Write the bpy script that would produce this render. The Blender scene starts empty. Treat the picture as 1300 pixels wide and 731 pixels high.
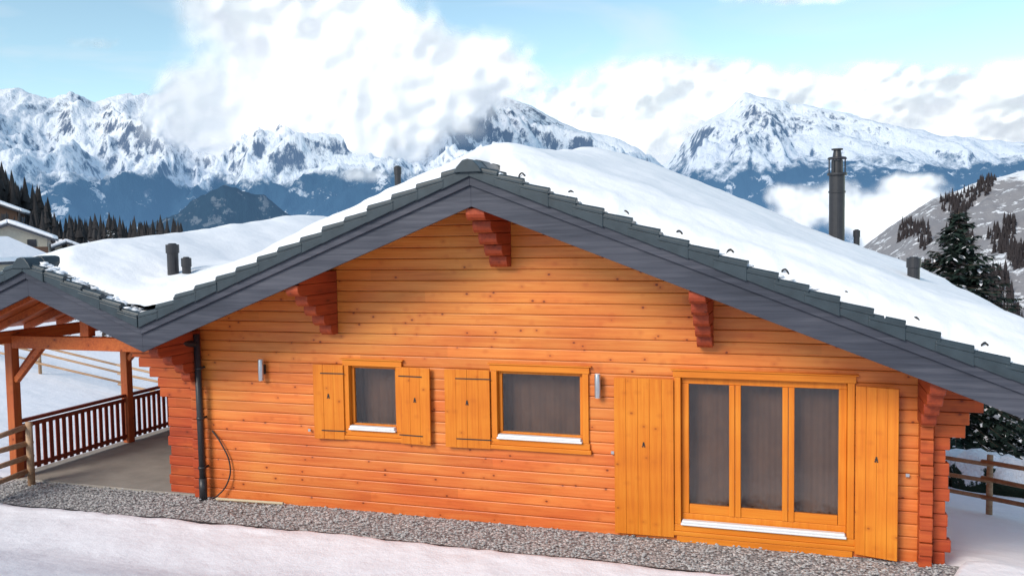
import bpy, math, random, bmesh
from mathutils import Vector, Matrix, noise
random.seed(7)
sc=bpy.context.scene
sc.view_settings.view_transform='Standard'; sc.view_settings.look='None'; sc.view_settings.exposure=0
# ---------------- camera ----------------
TH=math.radians(18.0); CX,CY,CZ=3.77,-11.6,4.13; FP=1100.0
cam=bpy.data.cameras.new('camera'); cam.lens=36*FP/1300; cam.sensor_width=36
cam.clip_start=.1; cam.clip_end=120000
co=bpy.data.objects.new('camera',cam); sc.collection.objects.link(co)
co.matrix_world=Matrix.Translation((CX,CY,CZ))@Matrix.Rotation(TH,4,'Z')@Matrix.Rotation(math.radians(90-3.4),4,'X')@Matrix.Rotation(-.015,4,'Z')
sc.camera=co
def yh(px): return 300-.015*(px-650)
def polar(px,r):
    a=math.atan((px-650)/FP); c,s=math.cos(a),math.sin(a)
    return CX+r*(-math.sin(TH)*c+math.cos(TH)*s), CY+r*(math.cos(TH)*c+math.sin(TH)*s), r*c
def interp(P,x):
    if x<=P[0][0]: return P[0][1]
    for (a,b),(c,d) in zip(P,P[1:]):
        if x<=c:
            return b+(d-b)*(x-a)/(c-a)
    return P[-1][1]
def sst(a,b,x):
    t=max(0,min(1,(x-a)/(b-a))); return t*t*(3-2*t)
# ---------------- node helpers ----------------
class NT:
    def __init__(s,name):
        s.m=bpy.data.materials.new(name); s.m.use_nodes=True; s.t=s.m.node_tree
        s.b=s.t.nodes['Principled BSDF']; s.o=s.t.nodes['Material Output']
    def n(s,ty,props=None,**inp):
        nd=s.t.nodes.new(ty)
        for k,v in (props or {}).items(): setattr(nd,k,v)
        for k,v in inp.items():
            key=int(k[1:]) if k[0]=='i' and k[1:].isdigit() else k.replace('_',' ')
            if isinstance(v,bpy.types.NodeSocket): s.t.links.new(v,nd.inputs[key])
            else: nd.inputs[key].default_value=v
        return nd
    def link(s,a,b): s.t.links.new(a,b)
    def math(s,op,a,b=0,c=None):
        d=dict(i0=a,i1=b)
        if c is not None: d['i2']=c
        return s.n('ShaderNodeMath',dict(operation=op),**d).outputs[0]
    def ramp(s,fac,stops,interp='LINEAR'):
        nd=s.n('ShaderNodeValToRGB',None,Fac=fac); r=nd.color_ramp; r.interpolation=interp
        while len(r.elements)<len(stops): r.elements.new(.5)
        for e,(p,c) in zip(r.elements,stops):
            e.position=p; e.color=(*c,1) if len(c)==3 else c
        return nd.outputs[0]
    def mix(s,f,a,b,bt='MIX'):
        nd=s.n('ShaderNodeMix',dict(data_type='RGBA',blend_type=bt))
        for i,v in ((0,f),(6,a),(7,b)):
            if isinstance(v,bpy.types.NodeSocket): s.t.links.new(v,nd.inputs[i])
            else: nd.inputs[i].default_value=v if i==0 else ((*v,1) if len(v)==3 else v)
        return nd.outputs[2]
    def pos(s): return s.n('ShaderNodeNewGeometry').outputs['Position']
    def map(s,v,scale,loc=(0,0,0)):
        nd=s.n('ShaderNodeMapping',None,Vector=v); nd.inputs['Scale'].default_value=scale; nd.inputs['Location'].default_value=loc; return nd.outputs[0]
    def noise(s,v,scale,detail=4,rough=.55,dist=0):
        return s.n('ShaderNodeTexNoise',None,Vector=v,Scale=scale,Detail=detail,Roughness=rough,Distortion=dist).outputs[0]
    def mr(s,v,a,b,c=0.,d=1.): return s.n('ShaderNodeMapRange',None,Value=v,i1=a,i2=b,i3=c,i4=d).outputs[0]
    def bump(s,h,st,dist=.02):
        nd=s.n('ShaderNodeBump',None,Height=h,Strength=st,Distance=dist); s.link(nd.outputs[0],s.b.inputs['Normal']); return nd.outputs[0]
    def base(s,c,rough=.6,spec=.3):
        if isinstance(c,bpy.types.NodeSocket): s.link(c,s.b.inputs['Base Color'])
        else: s.b.inputs['Base Color'].default_value=(*c,1)
        if isinstance(rough,bpy.types.NodeSocket): s.link(rough,s.b.inputs['Roughness'])
        else: s.b.inputs['Roughness'].default_value=rough
        s.b.inputs['Specular IOR Level'].default_value=spec
        return s.m
HC=.1595
def wood(name,c1,c2,c3,axis='x',rows=False,knots=True,rough=.5,knotcol=(.13,.02,.007),spec=.3):
    t=NT(name); p=t.pos()
    sc_={'x':(.7,9,16),'z':(16,9,.7),'y':(16,.7,16)}[axis]
    g=t.noise(t.map(p,sc_),1.6,4,.6,.4)
    big=t.noise(t.map(p,(.5,.5,1.2)),1.3,2)
    f=t.math('ADD',t.math('MULTIPLY',g,.6),t.math('MULTIPLY',big,.5))
    col=t.ramp(f,[(.3,c1),(.52,c2),(.75,c3)])
    sp=t.n('ShaderNodeSeparateXYZ',None,Vector=p)
    if rows:
        row=t.math('FLOOR',t.math('DIVIDE',sp.outputs[2],HC))
        seg=t.math('FLOOR',t.math('ADD',t.math('MULTIPLY',sp.outputs[0],.27),t.math('MULTIPLY',row,.618)))
        cv=t.n('ShaderNodeCombineXYZ',None,X=row,Y=seg)
        wn=t.n('ShaderNodeTexWhiteNoise',dict(noise_dimensions='3D'),Vector=cv.outputs[0])
        v=t.math('ADD',t.math('MULTIPLY',wn.outputs[0],.2),.88)
        hs=t.n('ShaderNodeHueSaturation',None,Value=v,Color=col)
        zz=t.math('MULTIPLY_ADD',sp.outputs[2],.0040,.4955)
        zz=t.math('ADD',zz,t.math('MULTIPLY',t.math('SUBTRACT',big,.5),.025))
        t.link(zz,hs.inputs['Hue'])
        col=hs.outputs[0]
        fr=t.math('FRACT',t.math('DIVIDE',sp.outputs[2],HC))
        jl=t.math('GREATER_THAN',t.math('ABSOLUTE',t.math('SUBTRACT',fr,.5)),.463)
        col=t.mix(t.math('MULTIPLY',jl,.4),col,(.16,.03,.008))
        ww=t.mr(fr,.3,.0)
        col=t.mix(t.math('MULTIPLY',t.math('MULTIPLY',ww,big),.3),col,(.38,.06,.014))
    if knots:
        vo=t.n('ShaderNodeTexVoronoi',dict(feature='F1'),Vector=t.map(p,(1.0,.4,1.4)),Scale=5.2)
        k=t.mr(t.math('ADD',vo.outputs['Distance'],t.math('MULTIPLY',g,.08)),.16,.115)
        r=t.n('ShaderNodeSeparateColor',None,Color=vo.outputs['Color'])
        sel=t.math('GREATER_THAN',r.outputs[0],.25)
        k=t.math('MULTIPLY',k,sel)
        k2=t.math('MULTIPLY',t.mr(vo.outputs['Distance'],.36,.08),sel)
        col=t.mix(t.math('MULTIPLY',k2,.5),col,c1)
        col=t.mix(t.math('MULTIPLY',k,.85),col,knotcol)
    t.bump(g,.2,.01)
    return t.base(col,rough,spec)
M={}
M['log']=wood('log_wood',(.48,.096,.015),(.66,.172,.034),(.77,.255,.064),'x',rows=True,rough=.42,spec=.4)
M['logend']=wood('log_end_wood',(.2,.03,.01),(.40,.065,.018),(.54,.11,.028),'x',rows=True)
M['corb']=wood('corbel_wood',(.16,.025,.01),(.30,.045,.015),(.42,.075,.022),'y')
M['beam']=wood('beam_wood',(.26,.045,.012),(.46,.1,.024),(.62,.17,.04),'y')
M['shut']=wood('shutter_wood',(.48,.115,.009),(.62,.175,.012),(.71,.245,.022),'z',knotcol=(.3,.07,.008))
M['trim']=wood('trim_wood',(.50,.13,.010),(.64,.185,.013),(.72,.255,.024),'x',knots=False)
M['trimv']=wood('trim_wood_vertical',(.50,.13,.010),(.64,.185,.013),(.72,.255,.024),'z',knots=False)
M['post']=wood('post_wood',(.25,.05,.015),(.42,.1,.03),(.5,.15,.04),'z')
M['rail']=wood('railing_wood',(.12,.02,.012),(.2,.035,.018),(.28,.055,.025),'z',knots=False)
M['fence']=wood('fence_wood',(.2,.11,.06),(.36,.22,.13),(.5,.34,.22),'x',knots=False,rough=.8)
M['fascia']=wood('fascia_paint',(.022,.025,.036),(.045,.049,.067),(.088,.09,.112),'x',knots=False,rough=.5)
def simple(name,c,rough=.5,var=.25,scale=6,metal=0,bs=.1):
    t=NT(name); p=t.pos(); n=t.noise(p,scale,4,.6)
    col=t.mix(n,tuple(x*(1-var) for x in c),tuple(min(1,x*(1+var)) for x in c))
    t.bump(n,bs,.02); t.b.inputs['Metallic'].default_value=metal
    return t.base(col,rough,.4)
M['tile']=simple('slate_tile',(.033,.047,.057),.38,.55,5)
M['metal']=simple('dark_metal',(.03,.03,.034),.4,.3,12)
M['steel']=simple('lamp_steel',(.55,.56,.58),.3,.1,10,.8)
M['lampglass']=simple('lamp_glass',(.8,.8,.8),.3,.05)
M['iron']=simple('black_iron',(.02,.02,.022),.5)
M['sill']=simple('white_sill',(.75,.77,.8),.6,.08)
M['concrete']=simple('concrete',(.30,.27,.24),.85,.35,2.5,0,.2)
M['hose']=simple('hose_rubber',(.03,.028,.026),.6)
M['pale']=simple('pale_pipe',(.55,.45,.3),.6)
M['drape']=simple('curtain_fabric',(.115,.068,.048),.9,.55,5)
M['stone']=simple('loose_stone',(.42,.41,.41),.85,.6,18)
def snowmat(name,c=(.86,.88,.93),s1=.9,s2=14,b=.5):
    t=NT(name); p=t.pos()
    a=t.noise(p,s1,3,.5); f=t.noise(p,s2,3,.7)
    h=t.math('ADD',a,t.math('MULTIPLY',f,.12))
    t.bump(h,b,.15)
    col=t.mix(a,tuple(x*.96 for x in c),c)
    return t.base(col,.75,.2)
M['snow']=snowmat('snow',(.95,.935,.98),.9,11,.6)
M['roofsnow']=snowmat('roof_snow',(.91,.915,.945),.7,9,.5)
def gravel():
    t=NT('gravel'); p=t.pos()
    v=t.n('ShaderNodeTexVoronoi',None,Vector=p,Scale=30.)
    s=t.n('ShaderNodeSeparateColor',None,Color=v.outputs['Color'])
    col=t.ramp(s.outputs[0],[(0,(.14,.14,.145)),(.3,(.36,.355,.36)),(.75,(.56,.55,.55)),(1,(.88,.87,.86))])
    edge=t.mr(v.outputs['Distance'],.45,.85)
    col=t.mix(t.math('MULTIPLY',edge,.75),col,(.06,.06,.065))
    pn=t.noise(p,1.3,3)
    col=t.mix(t.math('MULTIPLY',pn,.25),col,(.25,.24,.24))
    t.bump(t.math('MULTIPLY',v.outputs['Distance'],-1),.6,.03)
    return t.base(col,.85,.2)
M['gravel']=gravel()
def glass():
    t=NT('window_glass')
    tp=t.n('ShaderNodeBsdfTransparent',None,Color=(.82,.80,.78,1)); gl=t.n('ShaderNodeBsdfGlossy',None,Color=(.95,.95,.97,1),Roughness=.03)
    p=t.pos(); bp=t.n('ShaderNodeBump',None,Height=t.noise(p,2.5,3,.6),Strength=.35,Distance=.04); t.link(bp.outputs[0],gl.inputs['Normal'])
    mx=t.n('ShaderNodeMixShader',None,i0=.085,i1=tp.outputs[0],i2=gl.outputs[0]); t.link(mx.outputs[0],t.o.inputs['Surface']); return t.m
M['glass']=glass()
M['darkglass']=simple('village_window_glass',(.05,.05,.06),.1)
# ---------------- mesh builder ----------------
class MB:
    def __init__(s): s.v=[];s.f=[];s.mi=[]
    def add(s,vs,fs,m=0):
        o=len(s.v); s.v+=[tuple(v) for v in vs]
        for f in fs: s.f.append(tuple(i+o for i in f)); s.mi.append(m)
    def box(s,x0,x1,y0,y1,z0,z1,m=0,mat=None):
        vs=[Vector((x,y,z)) for z in(z0,z1) for y in(y0,y1) for x in(x0,x1)]
        if mat: vs=[mat@v for v in vs]
        s.add(vs,[(0,2,3,1),(4,5,7,6),(0,1,5,4),(2,6,7,3),(0,4,6,2),(1,3,7,5)],m)
    def prism(s,poly,a,b,axis,m=0):
        n=len(poly)
        if axis=='y': A=[(p[0],a,p[1]) for p in poly];B=[(p[0],b,p[1]) for p in poly]
        else: A=[(a,p[0],p[1]) for p in poly];B=[(b,p[0],p[1]) for p in poly]
        fs=[tuple(range(n)),tuple(range(2*n-1,n-1,-1))]+[(i,i+n,(i+1)%n+n,(i+1)%n) for i in range(n)]
        s.add(A+B,fs,m)
    def cyl(s,p,q,r0,r1,n=12,m=0,cap=True):
        p,q=Vector(p),Vector(q); d=(q-p).normalized(); u=d.orthogonal().normalized(); w=d.cross(u)
        vs=[p+(u*math.cos(2*math.pi*i/n)+w*math.sin(2*math.pi*i/n))*r0 for i in range(n)]+[q+(u*math.cos(2*math.pi*i/n)+w*math.sin(2*math.pi*i/n))*r1 for i in range(n)]
        fs=[(i,(i+1)%n,(i+1)%n+n,i+n) for i in range(n)]
        if cap: fs+=[tuple(range(n-1,-1,-1)),tuple(range(n,2*n))]
        s.add(vs,fs,m)
    def obj(s,name,mats,parent=None,bevel=0,smooth=False,seg=2):
        me=bpy.data.meshes.new(name); me.from_pydata(s.v,[],s.f)
        for m in mats: me.materials.append(m)
        me.polygons.foreach_set('material_index',s.mi)
        if smooth: me.polygons.foreach_set('use_smooth',[True]*len(s.f))
        me.update()
        if len(s.f)<30000:
            bm=bmesh.new(); bm.from_mesh(me); bmesh.ops.recalc_face_normals(bm,faces=bm.faces); bm.to_mesh(me); bm.free()
        o=bpy.data.objects.new(name,me); sc.collection.objects.link(o)
        if parent: o.parent=parent
        if bevel:
            b=o.modifiers.new('bevel','BEVEL'); b.width=bevel; b.segments=seg; b.limit_method='ANGLE'
        return o
def empty(name,loc=(0,0,0)):
    e=bpy.data.objects.new(name,None); sc.collection.objects.link(e); e.location=loc; return e
def grid(name,P,nx,ny,mat,parent=None,attr=None,smooth=True):
    vs=[P(i,j) for j in range(ny) for i in range(nx)]
    fs=[(j*nx+i,j*nx+i+1,(j+1)*nx+i+1,(j+1)*nx+i) for j in range(ny-1) for i in range(nx-1)]
    if attr:
        dv=[attr(i,j) for j in range(ny) for i in range(nx)]
        fs=[f for f in fs if max(dv[k] for k in f)>.02]
    me=bpy.data.meshes.new(name); me.from_pydata(vs,[],fs); me.materials.append(mat)
    me.polygons.foreach_set('use_smooth',[smooth]*len(fs))
    if attr:
        a=me.attributes.new('dens','FLOAT','POINT'); a.data.foreach_set('value',dv)
    me.update()
    o=bpy.data.objects.new(name,me); sc.collection.objects.link(o)
    if parent:o.parent=parent
    return o
# ---------------- roof lines ----------------
RX=-.16; SL=.386; VX=-5.39; PX=-7.52; EX=-9.95; REX=6.95
RYB=12.5
def L(x):
    if x>=VX: return 4.52-SL*abs(x-RX)
    v=4.52-SL*abs(VX-RX)
    return v+SL*(VX-PX)-SL*abs(x-PX)
house=empty('log_chalet')
segs=[(EX,PX),(PX,VX),(VX,RX),(RX,REX)]
def strip(mb,lo,hi,y0,y1,m=0):
    for a,b in segs:
        La,Lb=L(a),L(b)
        mb.prism([(a,La+lo),(b,Lb+lo),(b,Lb+hi),(a,La+hi)],y0,y1,'y',m)
mb=MB(); strip(mb,.22,.43,-1.105,RYB); mb.obj('roof_deck',[M['beam']],house)
mb=MB(); strip(mb,.435,.475,-1.18,RYB+.05); mb.obj('roof_covering',[M['tile']],house)
mb=MB(); strip(mb,0,.30,-1.15,-1.11); strip(mb,0,.43,RYB,RYB+.04); mb.obj('fascia_board',[M['fascia']],house,.004)
mb=MB(); strip(mb,.27,.43,-1.19,-1.152); mb.obj('upper_fascia_board',[M['fascia']],house,.004)
mb=MB()
for (a,b) in segs:
    hi,lo=(a,b) if L(a)>L(b) else (b,a)
    length=math.hypot(hi-lo,L(hi)-L(lo)); n=round(length/.37); 
    for i in range(n):
        x0=hi+(lo-hi)*i/n; x1=hi+(lo-hi)*min(1.0,(i+1.12)/n)
        j=random.uniform(-.012,.012); jx=random.uniform(-.012,.012)
        z0=L(x0); z1=L(x1)
        b0,b1=.475+j,.475+.055+j
        pol=[(x0+jx,z0+b0-.005),(x1+jx,z1+b1-.005),(x1+jx,z1+b1+.035),(x0+jx,z0+b0+.03)]
        mb.prism(pol,-1.235+jx,-.72,'y')
        pol=[(x0+jx,z0+.38),(x1+jx,z1+.37),(x1+jx,z1+b1-.006),(x0+jx,z0+b0-.006)]
        mb.prism(pol,-1.232+jx,-1.2,'y')
        zc0,zc1=z0+b0+.03,z1+b1+.035
        mb.cyl((x0+jx,-1.17,zc0-.01),(x1+jx,-1.17,zc1-.01),.045,.052,8)
        mb.cyl((x0+jx,-.87,zc0-.01),(x1+jx,-.87,zc1-.01),.04,.045,8)
mb.obj('verge_tiles',[M['tile']],house,.008)
mb=MB()
for rx,n in ((RX,4),(PX,2)):
    for k in range(n):
        y=-1.27+k*.33
        hw=.15-.004*k; zz=L(rx)+.47
        pol=[(rx-hw-.04,zz-.04),(rx-hw,zz+.03),(rx-.07,zz+.115),(rx,zz+.13),(rx+.07,zz+.115),(rx+hw,zz+.03),(rx+hw+.04,zz-.04)]
        mb.prism([(a,b+(.015 if k%2 else 0)) for a,b in pol],y,y+.345-(.004),'y')
mb.obj('ridge_tiles',[M['tile']],house,.008)
mb=MB()
x=.4
while x<6.8:
    z=L(x)+.54; yy=-.9
    pts=[Vector((x+.02*k, yy+random.uniform(-.02,.02), z+.09*math.sin(k/6*math.pi)+.03-SL*.02*k)) for k in range(7)]
    for p,q in zip(pts,pts[1:]): mb.cyl(p,q,.011,.011,5)
    x+=random.uniform(.6,.75)
mb.obj('snow_guards',[M['iron']],house)
# roof snow
def nz(x,y,z=0,s=1): return noise.noise((x*s,y*s,z))
XS=[EX+.12+i*.07 for i in range(int((REX-EX-.16)/.07)+1)]
YS=[-1.05+i*.045 for i in range(45)]+[1.0+i*.16 for i in range(73)]
def Lsm(x):
    r=.3
    if x>=VX: v=4.52-SL*(math.sqrt((x-RX)**2+r*r)-r*.6)
    else: v=L(VX)+SL*(VX-PX)-SL*(math.sqrt((x-PX)**2+r*r)-r*.6)
    return v+.16*math.exp(-((x-VX)/.4)**2)
def rd(t): t=max(0,min(1,t)); return math.sqrt(max(0,1-(1-t)**2))
def psnow(i,j):
    x=XS[i];y=YS[j]
    y0=-.97+.09*nz(x,0,3,1.7)+.09*nz(x,0,9,5)+.04*nz(x,0,11,16)+.75*math.exp(-((x-RX)/.28)**2)+.3*math.exp(-((x-PX)/.25)**2)
    wr=sst(RX-1.0,RX+.3,x); wp=1-sst(VX-.4,VX+.4,x)
    ridge=math.exp(-((x-RX-.6)/2.4)**2)
    Tr=.22+.30*sst(-.9,.3,y)+(.24+.30*ridge)*sst(.2,8,y)
    Tl=.25+.22*sst(-.9,.3,y)+.25*sst(0,8,y)
    Tp=.20+.24*sst(-.9,.6,y)+.50*sst(.3,7,y)
    T=Tr*wr+(1-wr)*(Tp*wp+Tl*(1-wp))
    T+=.07*nz(x,y,1,.5)+.035*nz(x,y,5,1.6)+.014*nz(x,y,5,6)
    f=rd((y-y0)/.36)*rd((12.55-y)/.6)*rd((REX-.02-x)/.6)*rd((x-EX-.1)/.6)
    return (x,y,Lsm(x)+.44+T*f+.03*f)
grid('roof_snow',psnow,len(XS),len(YS),M['roofsnow'],house)
def blob(mb,c,r,sz,m=0,seed=0,sub=2):
    bm=bmesh.new(); bmesh.ops.create_icosphere(bm,subdivisions=sub,radius=1)
    vs=[]
    for v in bm.verts:
        k=1+.35*noise.noise(v.co*1.6+Vector((seed*3.1,0,0)))
        vs.append((c[0]+v.co.x*r[0]*k,c[1]+v.co.y*r[1]*k,c[2]+v.co.z*r[2]*k))
    fs=[tuple(v.index for v in f.verts) for f in bm.faces]; bm.free()
    mb.add(vs,fs,m)
mb=MB()
for k in range(170):
    x=random.uniform(EX+.2,REX-.1) if k>60 else random.uniform(PX,VX)
    y=random.uniform(-1.14,-.9)
    blob(mb,(x,y,L(x)+.535),(random.uniform(.02,.12),random.uniform(.03,.09),random.uniform(.012,.035)),1,0,k)
mb.obj('verge_snow_clumps',[M['roofsnow']],house,0,True)
# ---------------- walls ----------------
WX0,WX1=-5.44,5.42
mb=MB()
openings=[(-2.62,-1.80,8*HC,14*HC),(-.26,1.03,8*HC,14*HC),(2.33,4.45,1*HC,14*HC)]
DB=4.52+.23
i=0
while True:
    z0=i*HC-(.0 if i else .25); z1=(i+1)*HC-.0015
    if i*HC>DB-.05: break
    def lim(z): 
        h=(DB-z)/SL
        return max(WX0,RX-h),min(WX1,RX+h)
    l0,r0=lim(z0); l1,r1=lim(z1)
    if r1<l1: l1=r1=RX
    zm=(i+.5)*HC
    cuts=sorted([(o[0],o[1]) for o in openings if o[2]<zm<o[3]])
    spans=[]
    xs=l0
    for c in cuts: spans.append((xs,c[0])); xs=c[1]
    spans.append((xs,r0))
    jy=random.uniform(-.0015,.0015)
    for k,(xa,xb) in enumerate(spans):
        xa1=l1 if k==0 else xa; xb1=r1 if k==len(spans)-1 else xb
        prof=[(.013,z0,0),(.004,z0+.005,0),(0,z0+.014,0),(0,z1-.014,1),(.004,z1-.005,1),(.013,z1,1),(.15,z1,1),(.15,z0,0)]
        A=[(xa1 if t else xa,y+jy,z) for y,z,t in prof]; B=[(xb1 if t else xb,y+jy,z) for y,z,t in prof]
        n=8
        mb.add(A+B,[tuple(range(n)),tuple(range(2*n-1,n-1,-1))]+[(q,q+n,(q+1)%n+n,(q+1)%n) for q in range(n)])
    i+=1
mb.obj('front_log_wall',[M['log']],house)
mb=MB()
for xa,xb in ((WX0+.02,WX0+.16),(WX1-.16,WX1-.02)):
    top=min(L(xa),L(xb))+.2
    mb.box(xa,xb,.153,11.5,-3,top)
mb.prism([(WX0+.02,-3),(WX1-.02,-3),(WX1-.02,L(WX1)+.2),(RX,4.7),(WX0+.02,L(WX0)+.2)],11.505,11.6,'y')
mb.obj('side_and_back_walls',[M['log']],house)
mb=MB(); mb.box(WX0+.17,WX1-.17,3.4,3.5,-.2,2.6); mb.box(WX0+.2,WX1-.2,.16,3.39,.0,.05); mb.box(WX0+.2,WX1-.2,.16,3.39,2.5,2.58)
mb.obj('room_interior',[simple('interior_wall',(.30,.18,.11),.8)],house)
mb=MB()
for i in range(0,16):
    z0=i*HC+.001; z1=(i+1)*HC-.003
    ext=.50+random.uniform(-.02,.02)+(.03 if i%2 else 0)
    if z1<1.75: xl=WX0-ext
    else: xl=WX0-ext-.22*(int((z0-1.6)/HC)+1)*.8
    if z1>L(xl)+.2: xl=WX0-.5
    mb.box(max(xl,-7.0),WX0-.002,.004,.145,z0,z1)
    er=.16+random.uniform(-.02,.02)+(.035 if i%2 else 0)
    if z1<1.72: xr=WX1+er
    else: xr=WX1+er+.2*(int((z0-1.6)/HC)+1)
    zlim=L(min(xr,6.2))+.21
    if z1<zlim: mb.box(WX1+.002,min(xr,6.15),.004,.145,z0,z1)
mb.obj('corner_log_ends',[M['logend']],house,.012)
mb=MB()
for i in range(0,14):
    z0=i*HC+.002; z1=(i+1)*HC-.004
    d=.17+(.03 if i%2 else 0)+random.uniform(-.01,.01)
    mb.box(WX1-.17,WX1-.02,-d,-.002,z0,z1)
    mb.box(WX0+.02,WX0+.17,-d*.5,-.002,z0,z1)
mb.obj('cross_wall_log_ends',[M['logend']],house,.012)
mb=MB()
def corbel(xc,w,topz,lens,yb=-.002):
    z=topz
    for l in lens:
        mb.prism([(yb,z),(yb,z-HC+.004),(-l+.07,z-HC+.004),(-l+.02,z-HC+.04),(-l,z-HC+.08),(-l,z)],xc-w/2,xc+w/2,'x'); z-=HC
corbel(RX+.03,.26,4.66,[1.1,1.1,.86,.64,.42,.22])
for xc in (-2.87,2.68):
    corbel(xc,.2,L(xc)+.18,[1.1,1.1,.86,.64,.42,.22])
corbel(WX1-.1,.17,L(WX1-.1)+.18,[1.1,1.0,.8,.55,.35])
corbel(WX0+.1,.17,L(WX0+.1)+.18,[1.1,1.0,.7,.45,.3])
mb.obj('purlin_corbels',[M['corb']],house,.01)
# ---------------- windows ----------------
def shutter(name,xh,w,z0,z1,dirn,ang,planks=3,hinge=True,boards=True,y=-.035):
    e=bpy.data.objects.new(name,None); sc.collection.objects.link(e); e.parent=house
    e.location=(xh,y,0); e.rotation_euler=(0,0,-ang*dirn if dirn>0 else ang)
    mb=MB(); pw=w/planks
    for k in range(planks):
        a=k*pw+.001; b=(k+1)*pw-.001
        xa,xb=(a,b) if dirn>0 else (-b,-a)
        mb.box(xa,xb,-.03+random.uniform(-.0015,.0015),0,z0,z1,0)
    if boards:
        for zz in (z0+.14,z1-.14):
            xa,xb=(.03,w-.03) if dirn>0 else (-w+.03,-.03)
            mb.box(xa,xb,.001,.02,zz-.04,zz+.04,0)
    o=mb.obj('planks',[M['shut']],e,.003)
    mb=MB()
    if hinge:
        for zz in (z0+.13,z1-.13):
            xa,xb=(-.02,w*.75) if dirn>0 else (-w*.75,.02)
            mb.box(xa,xb,-.037,-.032,zz-.008,zz+.008)
    xm=w/2*dirn; zm=(z0*.42+z1*.58)
    for dx,dz,r in ((0,.025,.012),(0,0,.018),(-.014,-.025,.01),(.014,-.025,.01)):
        mb.cyl((xm+dx,-.036,zm+dz),(xm+dx,-.0325,zm+dz),r,r,10)
    mb.obj('ironwork',[M['iron']],e)
def window(name,x0,x1,z0,z1,fr=.07,gaps=()):
    e=bpy.data.objects.new(name,None); sc.collection.objects.link(e); e.parent=house
    mb=MB()
    mb.box(x0-.10,x1+.10,-.045,.02,z1-.005,z1+.085)
    mb.box(x0-.13,x1+.13,-.07,.02,z1+.087,z1+.105)
    mb.obj('head_trim',[M['trim']],e,.006)
    mb=MB()
    mb.box(x0-.085,x0+.0,-.038,.10,z0-.02,z1-.007); mb.box(x1-.0,x1+.085,-.038,.10,z0-.02,z1-.007)
    mb.obj('side_trim',[M['trimv']],e,.006)
    mb=MB(); mb.box(x0-.12,x1+.12,-.06,.02,z0-.17,z0-.11); mb.box(x0-.10,x1+.10,-.04,.02,z0-.108,z0-.022)
    mb.obj('apron_trim',[M['trim']],e,.006)
    mb=MB(); mb.box(x0+.002,x1-.002,-.09,.1,z0-.018,z0+.012); mb.box(x0+.02,x1-.02,-.085,-.0,z0+.012,z0+.05)
    mb.obj('sill',[M['sill']],e,.012)
    mb=MB(); zz0=z0+.014
    mb.box(x0+.002,x1-.002,.045,.1,z1-fr,z1-.007); mb.box(x0+.002,x1-.002,.045,.1,zz0,zz0+fr)
    mb.box(x0+.002,x0+fr,.044,.1,zz0+fr+.001,z1-fr-.001); mb.box(x1-fr,x1-.002,.044,.1,zz0+fr+.001,z1-fr-.001)
    for m,wd in mullions_w:
        mb.box(m-wd,m-.003,.03,.1,zz0+fr+.001,z1-fr-.001); mb.box(m+.003,m+wd,.03,.1,zz0+fr+.001,z1-fr-.001)
    mb.obj('sash',[M['trimv']],e,.008)
    mb=MB(); mb.add([(x0+.01,.072,z0+.02),(x1-.01,.072,z0+.02),(x1-.01,.072,z1-.01),(x0+.01,.072,z1-.01)],[(0,1,2,3)]); mb.obj('glass_pane',[M['glass']],e)
    nn=int((x1-x0+.3)/.012)
    mb=MB()
    def cy(x): return .30+.006*math.sin(x*31+2.2*math.sin(x*5))+.003*math.sin(x*83)
    for q in range(nn):
        xa=x0-.15+q*.012; xb=xa+.012
        mb.add([(xa,cy(xa),z0-.2),(xb,cy(xb),z0-.2),(xb,cy(xb)*.9+.03,z1+.1),(xa,cy(xa)*.9+.03,z1+.1)],[(0,1,2,3)])
    mb.obj('curtain',[M['drape']],e,0,True)
    return e
mullions_w=[]
window('window_small',-2.60,-1.82,8*HC,14*HC,.05)
shutter('shutter_pair_leaf',-2.68,.50,1.1,2.235,-1,.06,3)
shutter('shutter_pair_leaf',-1.74,.49,1.1,2.235,1,.06,3)
window('window_wide',-.24,1.01,8*HC,14*HC,.055)
shutter('shutter_wide_leaf',-.34,.68,1.1,2.235,-1,.05,4)
mullions_w=[(3.05,.075),(3.72,.075)]
e=window('french_door',2.35,4.43,.26,14*HC,.10)
mb=MB(); mb.box(2.455,4.325,.05,.1,.376,.50); mb.box(2.3,4.5,-.05,.02,.0,.085); mb.obj('bottom_rail',[M['trim']],e,.006)
shutter('door_shutter_leaf',2.26,.80,.06,2.2,-1,.03,5,False)
shutter('door_shutter_leaf',4.53,.50,.06,2.2,1,.26,4,False)
mb=MB()
for x,z in ((-3.3,1.2),(1.42,1.15),(5.12,1.1)):
    mb.box(x-.012,x+.012,-.05,-.001,z-.012,z+.012); mb.box(x-.012,x+.03,-.055,-.045,z-.01,z+.03)
mb.obj('shutter_hooks',[M['steel']],house)
for x,z in ((-4.09,2.12),(1.24,2.08)):
    e=bpy.data.objects.new('wall_lamp',None); sc.collection.objects.link(e); e.parent=house
    mb=MB(); mb.box(x-.03,x+.03,-.05,-.002,z-.07,z+.07); mb.obj('bracket',[M['iron']],e,.004)
    mb=MB(); mb.cyl((x,-.1,z-.16),(x,-.1,z+.16),.042,.042,18); mb.obj('tube',[M['steel']],e,.004,True)
    mb=MB(); mb.cyl((x,-.1,z-.165),(x,-.1,z-.161),.036,.036,18); mb.cyl((x,-.1,z+.161),(x,-.1,z+.166),.036,.036,18); mb.obj('lens',[M['lampglass']],e)
mb=MB()
px_=-5.2
mb.cyl((px_-.02,-.15,2.66),(px_,-.15,.0),.05,.05,14)
mb.cyl((px_-.25,-.85,2.62),(px_-.02,-.15,2.5),.05,.05,14)
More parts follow.
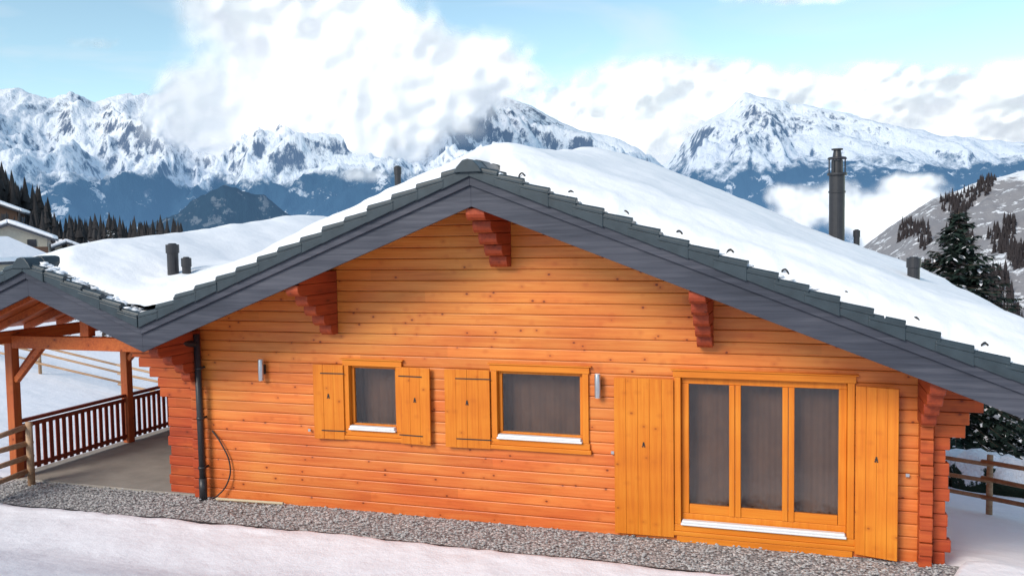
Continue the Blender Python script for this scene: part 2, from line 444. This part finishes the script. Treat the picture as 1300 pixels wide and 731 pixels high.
for z in (.5,1.3,2.1): mb.cyl((px_-.005,-.15,z),(px_-.005,-.15,z+.04),.06,.06,14); mb.box(px_-.01,px_+.01,-.1,-.0,z,z+.03)
mb.cyl((px_,-.15,.0),(px_,-.15,.35),.062,.062,14)
mb.obj('drain_pipe',[M['metal']],house,0,True)
def tube(name,pts,r,mat,parent):
    c=bpy.data.curves.new(name,'CURVE'); c.dimensions='3D'; c.bevel_depth=r
    s=c.splines.new('BEZIER'); s.bezier_points.add(len(pts)-1)
    for b,p in zip(s.bezier_points,pts): b.co=p; b.handle_left_type=b.handle_right_type='AUTO'
    o=bpy.data.objects.new(name,c); sc.collection.objects.link(o); c.materials.append(mat)
    if parent:o.parent=parent
    return o
tube('hanging_cable',[(-5.08,-.03,1.1),(-4.9,-.05,.9),(-4.75,-.05,.55),(-4.78,-.08,.3),(-4.95,-.12,.08),(-5.0,-.2,.04)],.012,M['hose'],house)
tube('ground_pipe',[(-4.9,-.22,.06),(-4.4,-.16,.05),(-3.75,-.12,.05)],.022,M['pale'],house)
def rs(x,y): return L(x)+.47
e=bpy.data.objects.new('chimney_flue',None); sc.collection.objects.link(e); e.parent=house
mb=MB(); x,y=4.6,7.0; zt=5.25
mb.cyl((x,y,rs(x,y)-.1),(x,y,zt),.15,.15,24); mb.cyl((x,y,zt),(x,y,zt+.05),.19,.19,24); mb.cyl((x,y,zt-.35),(x,y,zt-.31),.165,.165,24)
mb.cyl((x,y,zt+.05),(x,y,zt+.3),.11,.11,16)
for k in range(6):
    a=k*math.pi/3; mb.box(x+.15*math.cos(a)-.012,x+.15*math.cos(a)+.012,y+.15*math.sin(a)-.012,y+.15*math.sin(a)+.012,zt+.05,zt+.32)
mb.cyl((x,y,zt+.32),(x,y,zt+.36),.19,.17,24); mb.cyl((x,y,zt+.36),(x,y,zt+.5),.09,.07,16); mb.cyl((x,y,zt+.5),(x,y,zt+.53),.11,.11,16)
mb.obj('flue_pipe',[M['metal']],e,.004)
def vent(x,y,h,r):
    mb=MB(); z=rs(x,y); top=z+h
    mb.cyl((x,y,z-.1),(x,y,top-.12),r*.85,r*.85,18); mb.cyl((x,y,top-.14),(x,y,top),r,r,18); mb.cyl((x,y,top),(x,y,top+.02),r*.7,r*.5,18)
    mb.obj('roof_vent',[M['metal']],house,.004,False)
vent(-5.78,.05,.96,.105); vent(-5.52,.05,.84,.08); vent(5.44,2.2,.90,.10); vent(5.0,7.4,1.15,.07); vent(-3.15,3,1.6,.07)
# ---------------- porch ----------------
mb=MB(); mb.box(-9.4,WX0-.0,-.05,7.5,-1.6,.035); mb.obj('terrace_slab',[M['concrete']],house,.01)
mb=MB()
for y in (0,2.7,6.9): mb.box(-9.28,-9.12,y-.08,y+.08,.036,2.42)
mb.obj('porch_posts',[M['post']],house,.012)
mb=MB()
mb.box(-9.3,-9.1,-1.05,7.4,2.42,2.62)
mb.box(-9.098,WX0-.5,-.09,.09,2.33,2.55); mb.box(-9.098,WX0-.2,2.61,2.79,2.33,2.55)
mb.box(PX-.1,PX+.1,-1.05,7.4,L(PX)-.05,L(PX)+.2)
mb.box(PX-.09,PX+.09,-.08,.08,2.56,L(PX)-.06)
for yy in (0,2.7):
    m=Matrix.Translation((-9.12,yy,1.75))@Matrix.Rotation(math.radians(45),4,'Y')
    mb.box(-.05,.05,-.05,.05,0,.85,0,m)
m=Matrix.Translation((-9.2,.05,1.75))@Matrix.Rotation(math.radians(-45),4,'X'); mb.box(-.05,.05,-.05,.05,0,.9,0,m)
for y in [-.6+.75*k for k in range(11)]:
    for a,b in ((EX+.1,PX),(PX,VX-.1)):
        mb.prism([(a,L(a)+.08),(b,L(b)+.08),(b,L(b)+.215),(a,L(a)+.215)],y-.04,y+.04,'y')
mb.obj('porch_beams',[M['beam']],house,.01)
mb=MB()
xr=-9.2
mb.box(xr-.04,xr+.04,.1,6.8,.98,1.04); mb.box(xr-.025,xr+.025,.1,6.8,.88,.95); mb.box(xr-.025,xr+.025,.1,6.8,.14,.21)
y=.16
while y<6.8:
    if abs(y-2.7)>.12: mb.box(xr-.012,xr+.012,y-.042,y+.042,.1,.9)
    y+=.15
xx=-9.1
mb.box(-9.1,-5.6,7.36,7.44,.98,1.04); mb.box(-9.1,-5.6,7.37,7.43,.14,.21)
while xx<-5.7:
    mb.box(xx-.045,xx+.045,7.385,7.415,.1,.98); xx+=.15
mb.obj('porch_railing',[M['rail']],house,.006)
# ---------------- terrain ----------------
def H(x,y):
    yy=max(0,y-.5)
    if yy<40: z=-.19*yy
    else: z=-7.6-.3*(yy-40)
    zl=-.055*min(yy,60)+.055*max(0,-x-12) -.03*max(0,yy-60)
    w=sst(5,28,-x)
    z=z*(1-w)+zl*w
    if x>5.6: z-=.05*min(x-5.6,20)
    if y<-3: z+=.28*min(-3-y,60)
    r=math.hypot(x,y)
    if r>260 and y>-50: z-=.35*(r-260)
    z=max(z,-620)
    a=min(1,max(0,(r-14)/30))
    z+=a*.7*nz(x,y,0,.06)+.05*nz(x,y,2,.5)*sst(5,9,math.hypot(x*.6,y))
    return z
NR,NA=150,300
def pg(i,j):
    r=0 if j==0 else .5*(1.069**j)
    a=2*math.pi*i/(NA-1)
    x,y=r*math.cos(a),r*math.sin(a)
    z=H(x,y)-.03
    if -1.6<y<1.2 and x<5.8 and x>-13: z-=.06
    return (x,y,z)
grid('ground',pg,NA,NR,M['snow'])
def gy(x): return -1.17+.06*nz(x,0,4,1.1)-.15*sst(-2,-8,x)
grid('gravel_path',lambda i,j:(-14+i*.05,(gy(-14+i*.05)-.12)*(1-j/32),.006+.012*nz(i*.05,j*.04,8,3)+.014*nz(i*.05,j*.04,2,14)),396,33,M['gravel'])
mb=MB(); rs_=random.Random(3)
for k in range(2600):
    x=rs_.uniform(-9,5.6); y=rs_.uniform(gy(x)+.05,-.03) ; s=rs_.uniform(.012,.03)
    o=[Vector((rs_.uniform(-1,1),rs_.uniform(-1,1),rs_.uniform(-1,1))).normalized() for _ in range(1)][0]
    c=Vector((x,y,.02))
    vs=[c+Vector((s*rs_.uniform(.7,1.2),0,0)),c+Vector((0,s*rs_.uniform(.7,1.2),0)),c-Vector((s*rs_.uniform(.7,1.2),s*.3*o.y,0)),c-Vector((s*.3*o.x,s*rs_.uniform(.7,1.2),0)),c+Vector((s*.2*o.x,s*.2*o.y,s*rs_.uniform(.5,.9))),c-Vector((0,0,s*.5))]
    mb.add(vs,[(0,1,4),(1,2,4),(2,3,4),(3,0,4),(1,0,5),(2,1,5),(3,2,5),(0,3,5)],0)
mb.obj('loose_gravel',[M['stone']])
mb=MB()
for k in range(95):
    a,b=-14+k*.2,-14+(k+1)*.2
    if b>5.2: break
    ya,yb=gy(a),gy(b)
    mb.add([(a,ya,-.05),(b,yb,-.05),(b,yb,.06),(a,ya,.06),(a,ya+.012,-.05),(b,yb+.012,-.05),(b,yb+.012,.06),(a,ya+.012,.06)],[(0,1,2,3),(7,6,5,4),(3,2,6,7)])
mb.obj('path_edging',[M['metal']])
def pfs(i,j):
    x=-16+i*.1
    if j<12: d=j*.045
    else: d=.5+(j-12)**1.45*.12
    y0=gy(x)+.0+.07*nz(x,0,7,1.3)+.04*nz(x,0,17,6)
    if x>5.2: y0+= 1.3*sst(5.2,5.9,x)
    y=y0-d
    t=min(1,d/.3); rr=math.sqrt(max(0,1-(1-t)**2))
    z=H(x,y)+(.13+.03*nz(x,y,3,.9)+.014*nz(x,y,6,4)+.008*nz(x,y,6,12))*rr -.035*(1-rr)
    return (x,y,z)
grid('snow_bank',pfs,270,34,M['snow'])
# ---------------- mountains ----------------
def mountmat(name,line,lw,haze,hazecol,rock=(.085,.09,.12),forest=(.010,.024,.038),nsc=1/900,steep=(.42,.62),forestamt=1,snowc=(.90,.91,.94),det=5,lowhaze=None,clear=.7):  # default forest blue carries distance haze in its colour
    t=NT(name); g=t.n('ShaderNodeNewGeometry'); p=g.outputs['Position']
    sp=t.n('ShaderNodeSeparateXYZ',None,Vector=p); nr=t.n('ShaderNodeSeparateXYZ',None,Vector=g.outputs['Normal'])
    n1=t.noise(p,nsc,4,.62); n2=t.noise(p,nsc*6,det,.7); n3=t.noise(t.map(p,(1,1,.2)),nsc*18,4,.78)
    alt=t.math('ADD',sp.outputs[2],t.math('MULTIPLY',t.math('SUBTRACT',n2,.5),lw*4))
    alt=t.math('ADD',alt,t.math('MULTIPLY',t.math('SUBTRACT',n1,.5),lw*4))
    treef=t.mr(alt,line+lw*.35,line-lw*.35)
    cl=t.mr(n2,.57,.61)
    treef=t.math('MULTIPLY',treef,t.math('SUBTRACT',1,t.math('MULTIPLY',cl,clear)))
    treef=t.math('MULTIPLY',treef,forestamt)
    s=t.math('ADD',nr.outputs[2],t.math('MULTIPLY',t.math('SUBTRACT',n3,.5),1.25))
    s=t.math('ADD',s,t.math('MULTIPLY',t.math('SUBTRACT',n1,.5),.9))
    rockf=t.mr(s,steep[1],steep[0])
    col=t.mix(rockf,snowc,rock)
    col=t.mix(treef,col,t.mix(n3,forest,tuple(min(1,x*2.4) for x in forest)))
    bp=t.n('ShaderNodeBump',None,Height=n3,Strength=.8,Distance=.25/nsc/9)
    t.link(bp.outputs[0],t.b.inputs['Normal'])
    t.base(col,.9,.05)
    em=t.n('ShaderNodeEmission',None,Color=(*hazecol,1),Strength=1.)  # airlight painted in: a bluish glow blended over the slopes as haze
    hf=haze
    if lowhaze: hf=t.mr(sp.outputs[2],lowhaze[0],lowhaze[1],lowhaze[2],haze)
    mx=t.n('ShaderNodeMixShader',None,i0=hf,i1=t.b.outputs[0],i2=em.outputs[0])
    t.link(mx.outputs[0],t.o.inputs['Surface']); return t.m
def mrange(name,prof,r0,rp,r1,zb,amp,px0,px1,nphi,nr,mat,fs,pw=1.2,seed=0,ridgeamp=.3,octv=7):
    def PP(px,r):
        x,y,zc=polar(px,r)
        t=(r-r0)/(rp-r0)
        zt=CZ+(yh(px)-interp(prof,px))/FP*rp*math.cos(math.atan((px-650)/FP))
        q=Vector((x/fs+seed,y/fs+seed*1.7,seed*.3))
        wv=noise.noise_vector(q*1.3)*.35
        n=noise.ridged_multi_fractal(q+wv,.80,2.15,octv,1.0,2.0)-1.0
        if t<=1: S=max(0,t)**pw; env=(4*t*(1-t))**.6*(1-ridgeamp)+ridgeamp*sst(0,1,t) if t>0 else 0
        else: S=1-.8*(t-1)*2; env=ridgeamp+.5*(t-1)
        if S<0:S=0
        return (x,y,zb+(zt-zb)*S+amp*n*env*(.3+.7*min(1,max(0.05,(zt-zb)/(abs(zt-zb)+200)))))
    grid(name,lambda i,j:PP(px0+(px1-px0)*i/(nphi-1),r0+(r1-r0)*j/(nr-1)),nphi,nr,mat)
    return PP
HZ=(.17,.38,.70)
PL=[(-500,160),(-300,120),(-150,135),(-60,112),(0,114),(40,116),(70,126),(100,120),(130,138),(170,128),(200,134),(250,118),(300,100),(360,92),(420,85),(480,98),(520,104),(560,116),(600,128),(645,120),(680,128),(720,150),(760,172),(790,190),(830,215),(900,265),(1000,320)]
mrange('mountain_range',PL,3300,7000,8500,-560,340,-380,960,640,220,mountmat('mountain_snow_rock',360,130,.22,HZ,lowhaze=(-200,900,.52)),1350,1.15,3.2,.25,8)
PR=[(640,330),(700,310),(780,260),(830,215),(850,200),(870,178),(890,163),(920,146),(945,124),(960,127),(985,131),(1010,140),(1050,146),(1100,158),(1150,166),(1200,176),(1250,182),(1300,180),(1400,172),(1700,150)]
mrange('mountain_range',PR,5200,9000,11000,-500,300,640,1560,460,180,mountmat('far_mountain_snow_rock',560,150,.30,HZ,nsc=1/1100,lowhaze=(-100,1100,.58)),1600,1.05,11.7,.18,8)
PF=[(500,210),(640,200),(720,165),(760,150),(800,158),(840,148),(870,140),(900,158),(1000,165),(1100,150),(1150,136),(1200,140),(1230,126),(1260,142),(1300,150),(1400,130),(1700,150)]
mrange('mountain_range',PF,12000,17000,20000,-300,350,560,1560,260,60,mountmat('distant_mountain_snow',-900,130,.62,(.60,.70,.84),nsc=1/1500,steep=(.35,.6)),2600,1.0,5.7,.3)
PHL=[(120,330),(180,295),(230,275),(258,252),(288,239),(315,245),(350,262),(385,277),(430,310),(500,340)]
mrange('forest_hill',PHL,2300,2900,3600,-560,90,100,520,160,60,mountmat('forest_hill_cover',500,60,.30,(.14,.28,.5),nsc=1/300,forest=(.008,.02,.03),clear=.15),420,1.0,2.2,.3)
PRH=[(1080,330),(1130,290),(1185,252),(1220,243),(1250,231),(1300,216),(1400,190),(1600,150)]
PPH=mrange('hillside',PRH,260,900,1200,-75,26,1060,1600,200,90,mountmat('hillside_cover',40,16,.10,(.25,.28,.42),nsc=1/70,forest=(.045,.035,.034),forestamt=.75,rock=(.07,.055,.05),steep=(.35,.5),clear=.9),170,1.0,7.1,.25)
# ---------------- clouds ----------------
def cloudmat():
    t=NT('cloud_vapour'); p=t.pos()
    at=t.n('ShaderNodeAttribute',dict(attribute_name='dens')).outputs['Fac']
    n=t.noise(p,1/420,3,.6)
    edge=t.mr(at,.02,.25)
    d=t.math('ADD',at,t.math('MULTIPLY',t.math('SUBTRACT',n,.5),.6))
    a=t.n('ShaderNodeMapRange',dict(interpolation_type='SMOOTHSTEP'),Value=d,i1=.05,i2=1.0).outputs[0]
    a=t.math('MULTIPLY',t.math('MULTIPLY',a,edge),.97)
    col=t.mix(n,(.74,.74,.79),(.90,.88,.84))  # cloud shading painted by noise: shadow grey to lit white
    df=t.n('ShaderNodeBsdfDiffuse',None,Color=col); tr=t.n('ShaderNodeBsdfTranslucent',None,Color=col)
    m1=t.n('ShaderNodeMixShader',None,i0=.3,i1=df.outputs[0],i2=tr.outputs[0])
    em=t.n('ShaderNodeEmission',None,Color=(.94,.95,1,1),Strength=.26)  # added glow stands in for light scattered inside the cloud
    ad=t.n('ShaderNodeAddShader',None,i0=m1.outputs[0],i1=em.outputs[0])
    tp=t.n('ShaderNodeBsdfTransparent')
    mx=t.n('ShaderNodeMixShader',None,i0=a,i1=tp.outputs[0],i2=ad.outputs[0])
    t.link(mx.outputs[0],t.o.inputs['Surface']); return t.m
CM=cloudmat()
def cloud(r,px0,px1,y0,y1,blobs,nx,ny,disp,gain=1.,seed=0,ns=1300,na=1.1):
    def pp(i,j): return px0+(px1-px0)*i/(nx-1), y1+(y0-y1)*j/(ny-1)
    def P(i,j):
        px,yy=pp(i,j); x,y,zc=polar(px,r); z=CZ+(yh(px)-yy)/FP*zc
        q=Vector((x,y,z))/900+Vector((seed,0,0))
        k=1+disp*(noise.fractal(q,.9,2.1,4))/r
        return (CX+(x-CX)*k,CY+(y-CY)*k,CZ+(z-CZ)*k)
    def D(i,j):
        px,yy=pp(i,j); s=0
        for (bx,by,sx,sy,w) in blobs:
            u=((px-bx)/sx)**2+((yy-by)/sy)**2
            if u<9: s+=w*math.exp(-u)
        if s<.03: return 0
        x,y,zc=polar(px,r); z=CZ+(yh(px)-yy)/FP*zc
        q=Vector((x,y,z))/ns+Vector((seed*2.3,1.7,0))
        e=min(1,(px-px0)/30,(px1-px)/30,(yy-y0)/20 if y0>-100 else 1,(y1-yy)/20)
        s=min(1.25,s*gain)
        return max(0,min(1.3,s+na*(.35-abs(noise.fractal(q,.75,2.1,5)))*min(1,s*3)-.12))*max(0,e)
    grid('cloud',P,nx,ny,CM,None,D)
BL=[(430,78,130,62,1.1),(350,145,95,50,1.0),(480,125,125,52,1.1),(600,92,72,38,1.1),(285,162,80,38,.95),(250,122,50,25,.5),(390,5,95,45,1.0),(320,10,65,32,.7),(535,35,60,22,.4),(645,102,34,24,.8),(430,185,110,24,.8),(560,150,70,22,.65)]
cloud(5500,120,760,-60,290,BL,330,180,300,.85,0)
cloud(6300,120,760,-60,290,BL,330,180,300,1.0,3)
BR=[(730,150,60,34,.95),(830,118,75,32,.95),(900,115,85,28,.85),(1000,115,95,26,.8),(1120,120,75,28,.85),(1230,128,85,36,1.0),(1330,135,80,42,1.0),(800,180,60,28,.85),(660,130,40,20,.55),(1270,165,70,16,.7),(110,60,60,12,.35),(1000,5,90,8,.45)]
cloud(12500,-100,1500,-20,260,BR,420,90,400,1.0,7,2600)
BMi=[(1050,270,85,24,.62),(1130,266,65,30,.7),(1000,248,45,14,.45),(1160,300,60,34,.85),(1110,235,50,16,.35),(480,222,50,10,.5),(560,212,40,9,.45),(1180,232,35,12,.3)]
cloud(3600,380,1300,150,360,BMi,300,80,60,1.2,5,420,1.3)
# ---------------- trees ----------------
def foliage(name,c):
    t=NT(name); p=t.pos(); n=t.noise(p,3.,3); col=t.mix(n,tuple(x*.5 for x in c),tuple(x*1.6 for x in c)); return t.base(col,.8,.1)
FG=foliage('pine_needles',(.022,.036,.03)); FB=simple('pine_bark',(.07,.05,.04),.9)
def pine(name,x,y,h,rad,nw=34,nb=8,leaf=38,snow=.1,zb=None,wid=.22,lf=1):
    zb=H(x,y) if zb is None else zb
    rnd=random.Random(int(x*10+y)); mb=MB()
    mb.cyl((x,y,zb-.3),(x,y,zb+h),h*.016+.03,.01,8,1)
    for w in range(nw):
        t=w/(nw-1); z=zb+h*(.12+.86*t); R=rad*(1-t)**.85+.12
        for b in range(nb):
            a=rnd.uniform(0,2*math.pi); l=R*rnd.uniform(.5,1.15); zz=z+rnd.uniform(-.5,.5)*h/nw
            up=.35*t-.12; pts=[]
            for k in range(6):
                s=k/5; pts.append(Vector((x+math.cos(a)*l*s,y+math.sin(a)*l*s,zz+l*(up*s-.38*s*s*(1-t*.6)+.12*s**4))))
            for p,q in zip(pts,pts[1:]): mb.cyl(p,q,.018*(1-t*.6)*(h/9),.012*(h/9),3,1,False)
            n=max(6,int(leaf*l/rad))
            for k in range(n):
                s=rnd.uniform(.12,1)**.8; q=s*5; i0=min(4,int(q)); p=pts[i0].lerp(pts[i0+1],q-i0)
                sd=rnd.choice((-1,1)); aa=a+sd*rnd.uniform(.4,1.3); ll=lf*(.16+.22*(1-s))*rnd.uniform(.6,1.2)*(h/9)**.6
                d=Vector((math.cos(aa),math.sin(aa),rnd.uniform(-.75,.1))); tip=p+d*ll
                side=Vector((-math.sin(aa),math.cos(aa),rnd.uniform(-.3,.3)))*ll*wid
                m=2 if rnd.random()<snow else 0
                mb.add([p,p+d*ll*.5+side,tip,p+d*ll*.5-side],[(0,1,2,3)],m)
    return mb.obj(name,[FG,FB,M['snow']],None)
pine('pine_tree',9.2,21.7,8.9,3.9,36,12,110,.06,None,.25,1.15)
pine('pine_tree',12.6,22.5,6.6,2.4,24,9,70,.4)
pine('pine_tree',-27,21,4.6,1.8,22,8,40,.25)
pine('pine_tree',-31,26,5,1.9,22,8,40,.15)
pine('pine_tree',-22,29,4.8,1.8,22,8,36,.2)
def conifers(name,pts,mats):
    mb=MB()
    for (x,y,z,h) in pts:
        n=7; tiers=5; base=h*.12
        for t in range(tiers):
            zz=z+base+h*.8*t/tiers; r=h*.2*(1-t/tiers*.85); vs=[]
            ph=random.random()*6
            for k in range(n): 
                rr=r*random.uniform(.6,1.15); vs.append((x+rr*math.cos(ph+2*math.pi*k/n),y+rr*math.sin(ph+2*math.pi*k/n),zz+random.uniform(-.03,.03)*h))
            vs.append((x,y,zz+h*.32)); mb.add(vs,[(k,(k+1)%n,n) for k in range(n)],0)
        mb.cyl((x,y,z-1),(x,y,z+h*.3),h*.015,h*.015,4,1,False)
    mb.obj(name,mats)
pts=[]
for k in range(420):
    px=random.uniform(-60,235); r=random.uniform(150,258)
    x,y,_=polar(px,r); pts.append((x,y,H(x,y)-.8,random.uniform(4,9)))
for k in range(220):
    px=random.uniform(-80,66); r=random.uniform(200,258)
    x,y,_=polar(px,r); pts.append((x,y,H(x,y)+random.uniform(0,4),random.uniform(10,17)*(1-.4*max(0,px)/66)))
conifers('distant_forest',pts,[foliage('distant_needles',(.036,.034,.036)),FB])
pts=[]
for k in range(5200):
    px=random.uniform(1140,1420); r=random.uniform(420,880)
    if noise.noise((px*.03,r*.012,3))<-.02+.25*sst(620,860,r): continue
    x,y,z=PPH(px,r); pts.append((x,y,z-.8,random.uniform(4,9)))
conifers('hillside_forest',pts,[foliage('larch_foliage',(.036,.03,.032)),FB])
# ---------------- village ----------------
WALLS=[simple('chalet_wood_dark',(.09,.05,.035),.8),simple('chalet_wall_pale',(.5,.45,.38),.8)]
def chalet(px,r,w,d,h,rot,mat,dz=0):
    x,y,_=polar(px,r); z=H(x,y)+dz; e=empty('village_chalet',(x,y,z)); e.rotation_euler=(0,0,rot)
    mb=MB(); mb.prism([(-w/2,-4),(w/2,-4),(w/2,h*.6),(0,h*.6+w*.2),(-w/2,h*.6)],-d/2,d/2,'y'); mb.obj('walls',[mat],e)
    mb=MB()
    for s in (-1,1):
        mb.prism([(0,h*.6+w*.2+.02),(s*(w/2+.9),h*.6-.34),(s*(w/2+.9),h*.6-.12),(0,h*.6+w*.2+.25)],-d/2-1,d/2+1,'y')
    mb.obj('roof',[M['fascia']],e)
    mb=MB()
    for s in (-1,1):
        mb.prism([(0,h*.6+w*.2+.27),(s*(w/2+.9),h*.6-.1),(s*(w/2+.8),h*.6+.35),(0,h*.6+w*.2+.8)],-d/2-.9,d/2+.9,'y')
    mb.obj('snow_cover',[M['snow']],e,.15)
    mb=MB()
    for fl in range(2):
        for k in (-.3,0,.3): mb.box(k*w-.5,k*w+.5,-d/2-.05,-d/2+.02,.6+fl*2.5,1.9+fl*2.5)
        for k in (-.3,.1,.4):
            for s in (-1,1): mb.box(s*w/2-.05,s*w/2+.05,k*d-.5,k*d+.5,.6+fl*2.2,1.8+fl*2.2)
    mb.obj('windows',[M['darkglass']],e)
    mb=MB(); mb.box(-w/2-.2,w/2+.2,-d/2-1.1,-d/2-1.,2.6,3.5); mb.box(-w/2-.2,w/2+.2,-d/2-1.1,-d/2,2.45,2.58); mb.obj('balcony',[WALLS[0]],e)
chalet(18,125,8,8,7.5,.75,WALLS[1],-.5)
chalet(-34,105,9,9,7,.2,WALLS[1],-2.)
chalet(82,160,7,7,6,.9,WALLS[1],-1.8)
chalet(-8,170,9,9,8,.7,WALLS[0],2.6)
chalet(125,190,8,8,5,.1,WALLS[0],-1.4)
# ---------------- fences ----------------
def fence(name,pts,hgt,rails,r=.045,zoff=0):
    mb=MB()
    for (x,y) in pts:
        z=H(x,y)+zoff; mb.cyl((x,y,z-.3),(x,y,z+hgt),.06,.055,10)
    for (a,b) in zip(pts,pts[1:]):
        za,zb_=H(*a)+zoff,H(*b)+zoff
        for rz in rails:
            j=random.uniform(-.03,.03)
            d=Vector((b[0]-a[0],b[1]-a[1],0)).normalized()*.12; off=Vector((-d.y,d.x,0)).normalized()*-.06
            mb.cyl(Vector((a[0],a[1],za+rz+j))-d+off,Vector((b[0],b[1],zb_+rz-j))+d+off,r,r*.85,8)
    return mb.obj(name,[M['fence']],None,0,True)
fence('rail_fence',[(4.7,10.4),(6.0,8.4),(7.3,6.4),(8.6,4.4),(9.9,2.4)],1.1,(.3,.62,.95))
fence('rail_fence',[(-8.62,-.25),(-8.45,-1.25),(-8.3,-2.4)],1.1,(.25,.5,.75,1.0),.05)
fence('rail_fence',[(-30,13.5),(-26,13),(-22,12.6),(-18,12.2),(-14,12),(-10.5,12)],1.1,(.4,.75,1.0))
def hedgemat():
    t=NT('snowy_hedge'); g=t.n('ShaderNodeNewGeometry'); nr=t.n('ShaderNodeSeparateXYZ',None,Vector=g.outputs['Normal'])
    n=t.noise(g.outputs['Position'],5,4,.7); s=t.math('ADD',nr.outputs[2],t.math('MULTIPLY',t.math('SUBTRACT',n,.5),1.2))
    f=t.mr(s,.2,.35)
    t.bump(n,.8,.2); return t.base(t.mix(f,(.02,.03,.02),(.9,.9,.94)),.8,.1)
mb=MB()
for k in range(34):
    x=7.5+k*.35+random.uniform(-.3,.3); y=13.2-.28*(k*.35)+random.uniform(-.5,.5)
    blob(mb,(x,y,H(x,y)+.35),(random.uniform(.5,.9),random.uniform(.5,.8),random.uniform(.5,.85)),1,0,k,3)
mb.obj('snowy_hedge',[hedgemat()],None,0,True)
# ---------------- light ----------------
EL=math.radians(32); AZ=math.radians(-155)
sd=Vector((math.sin(AZ)*math.cos(EL),math.cos(AZ)*math.cos(EL),math.sin(EL)))
sun=bpy.data.lights.new('sun','SUN'); sun.energy=3.25; sun.angle=math.radians(24); sun.color=(1,.91,.80)
so=bpy.data.objects.new('sun',sun); sc.collection.objects.link(so); so.rotation_euler=sd.to_track_quat('Z','Y').to_euler()
w=bpy.data.worlds.new('World'); sc.world=w; w.use_nodes=True; nt=w.node_tree; bg=nt.nodes['Background']
sky=nt.nodes.new('ShaderNodeTexSky'); sky.sky_type='NISHITA'; sky.sun_disc=False; sky.sun_elevation=EL; sky.sun_rotation=AZ
sky.altitude=1500; sky.dust_density=1.0; sky.ozone_density=1.
tint=nt.nodes.new('ShaderNodeMix'); tint.data_type='RGBA'; tint.blend_type='MULTIPLY'; tint.inputs[0].default_value=1; tint.inputs[7].default_value=(1.5,1.55,1.3,1)
nt.links.new(sky.outputs[0],tint.inputs[6])
tc=nt.nodes.new('ShaderNodeTexCoord'); mp=nt.nodes.new('ShaderNodeMapping'); mp.inputs['Scale'].default_value=(1,1,4.5)
nt.links.new(tc.outputs['Generated'],mp.inputs[0])
no=nt.nodes.new('ShaderNodeTexNoise'); no.inputs['Scale'].default_value=3.2; no.inputs['Detail'].default_value=4; no.inputs['Distortion'].default_value=.6
nt.links.new(mp.outputs[0],no.inputs['Vector'])
mr=nt.nodes.new('ShaderNodeMapRange'); mr.inputs[1].default_value=.52; mr.inputs[2].default_value=.85; mr.inputs[4].default_value=.7
nt.links.new(no.outputs[0],mr.inputs[0])
mx=nt.nodes.new('ShaderNodeMix'); mx.data_type='RGBA'; nt.links.new(mr.outputs[0],mx.inputs[0]); nt.links.new(tint.outputs[2],mx.inputs[6]); mx.inputs[7].default_value=(6.0,6.2,6.6,1)
nt.links.new(mx.outputs[2],bg.inputs[0]); bg.inputs[1].default_value=.15
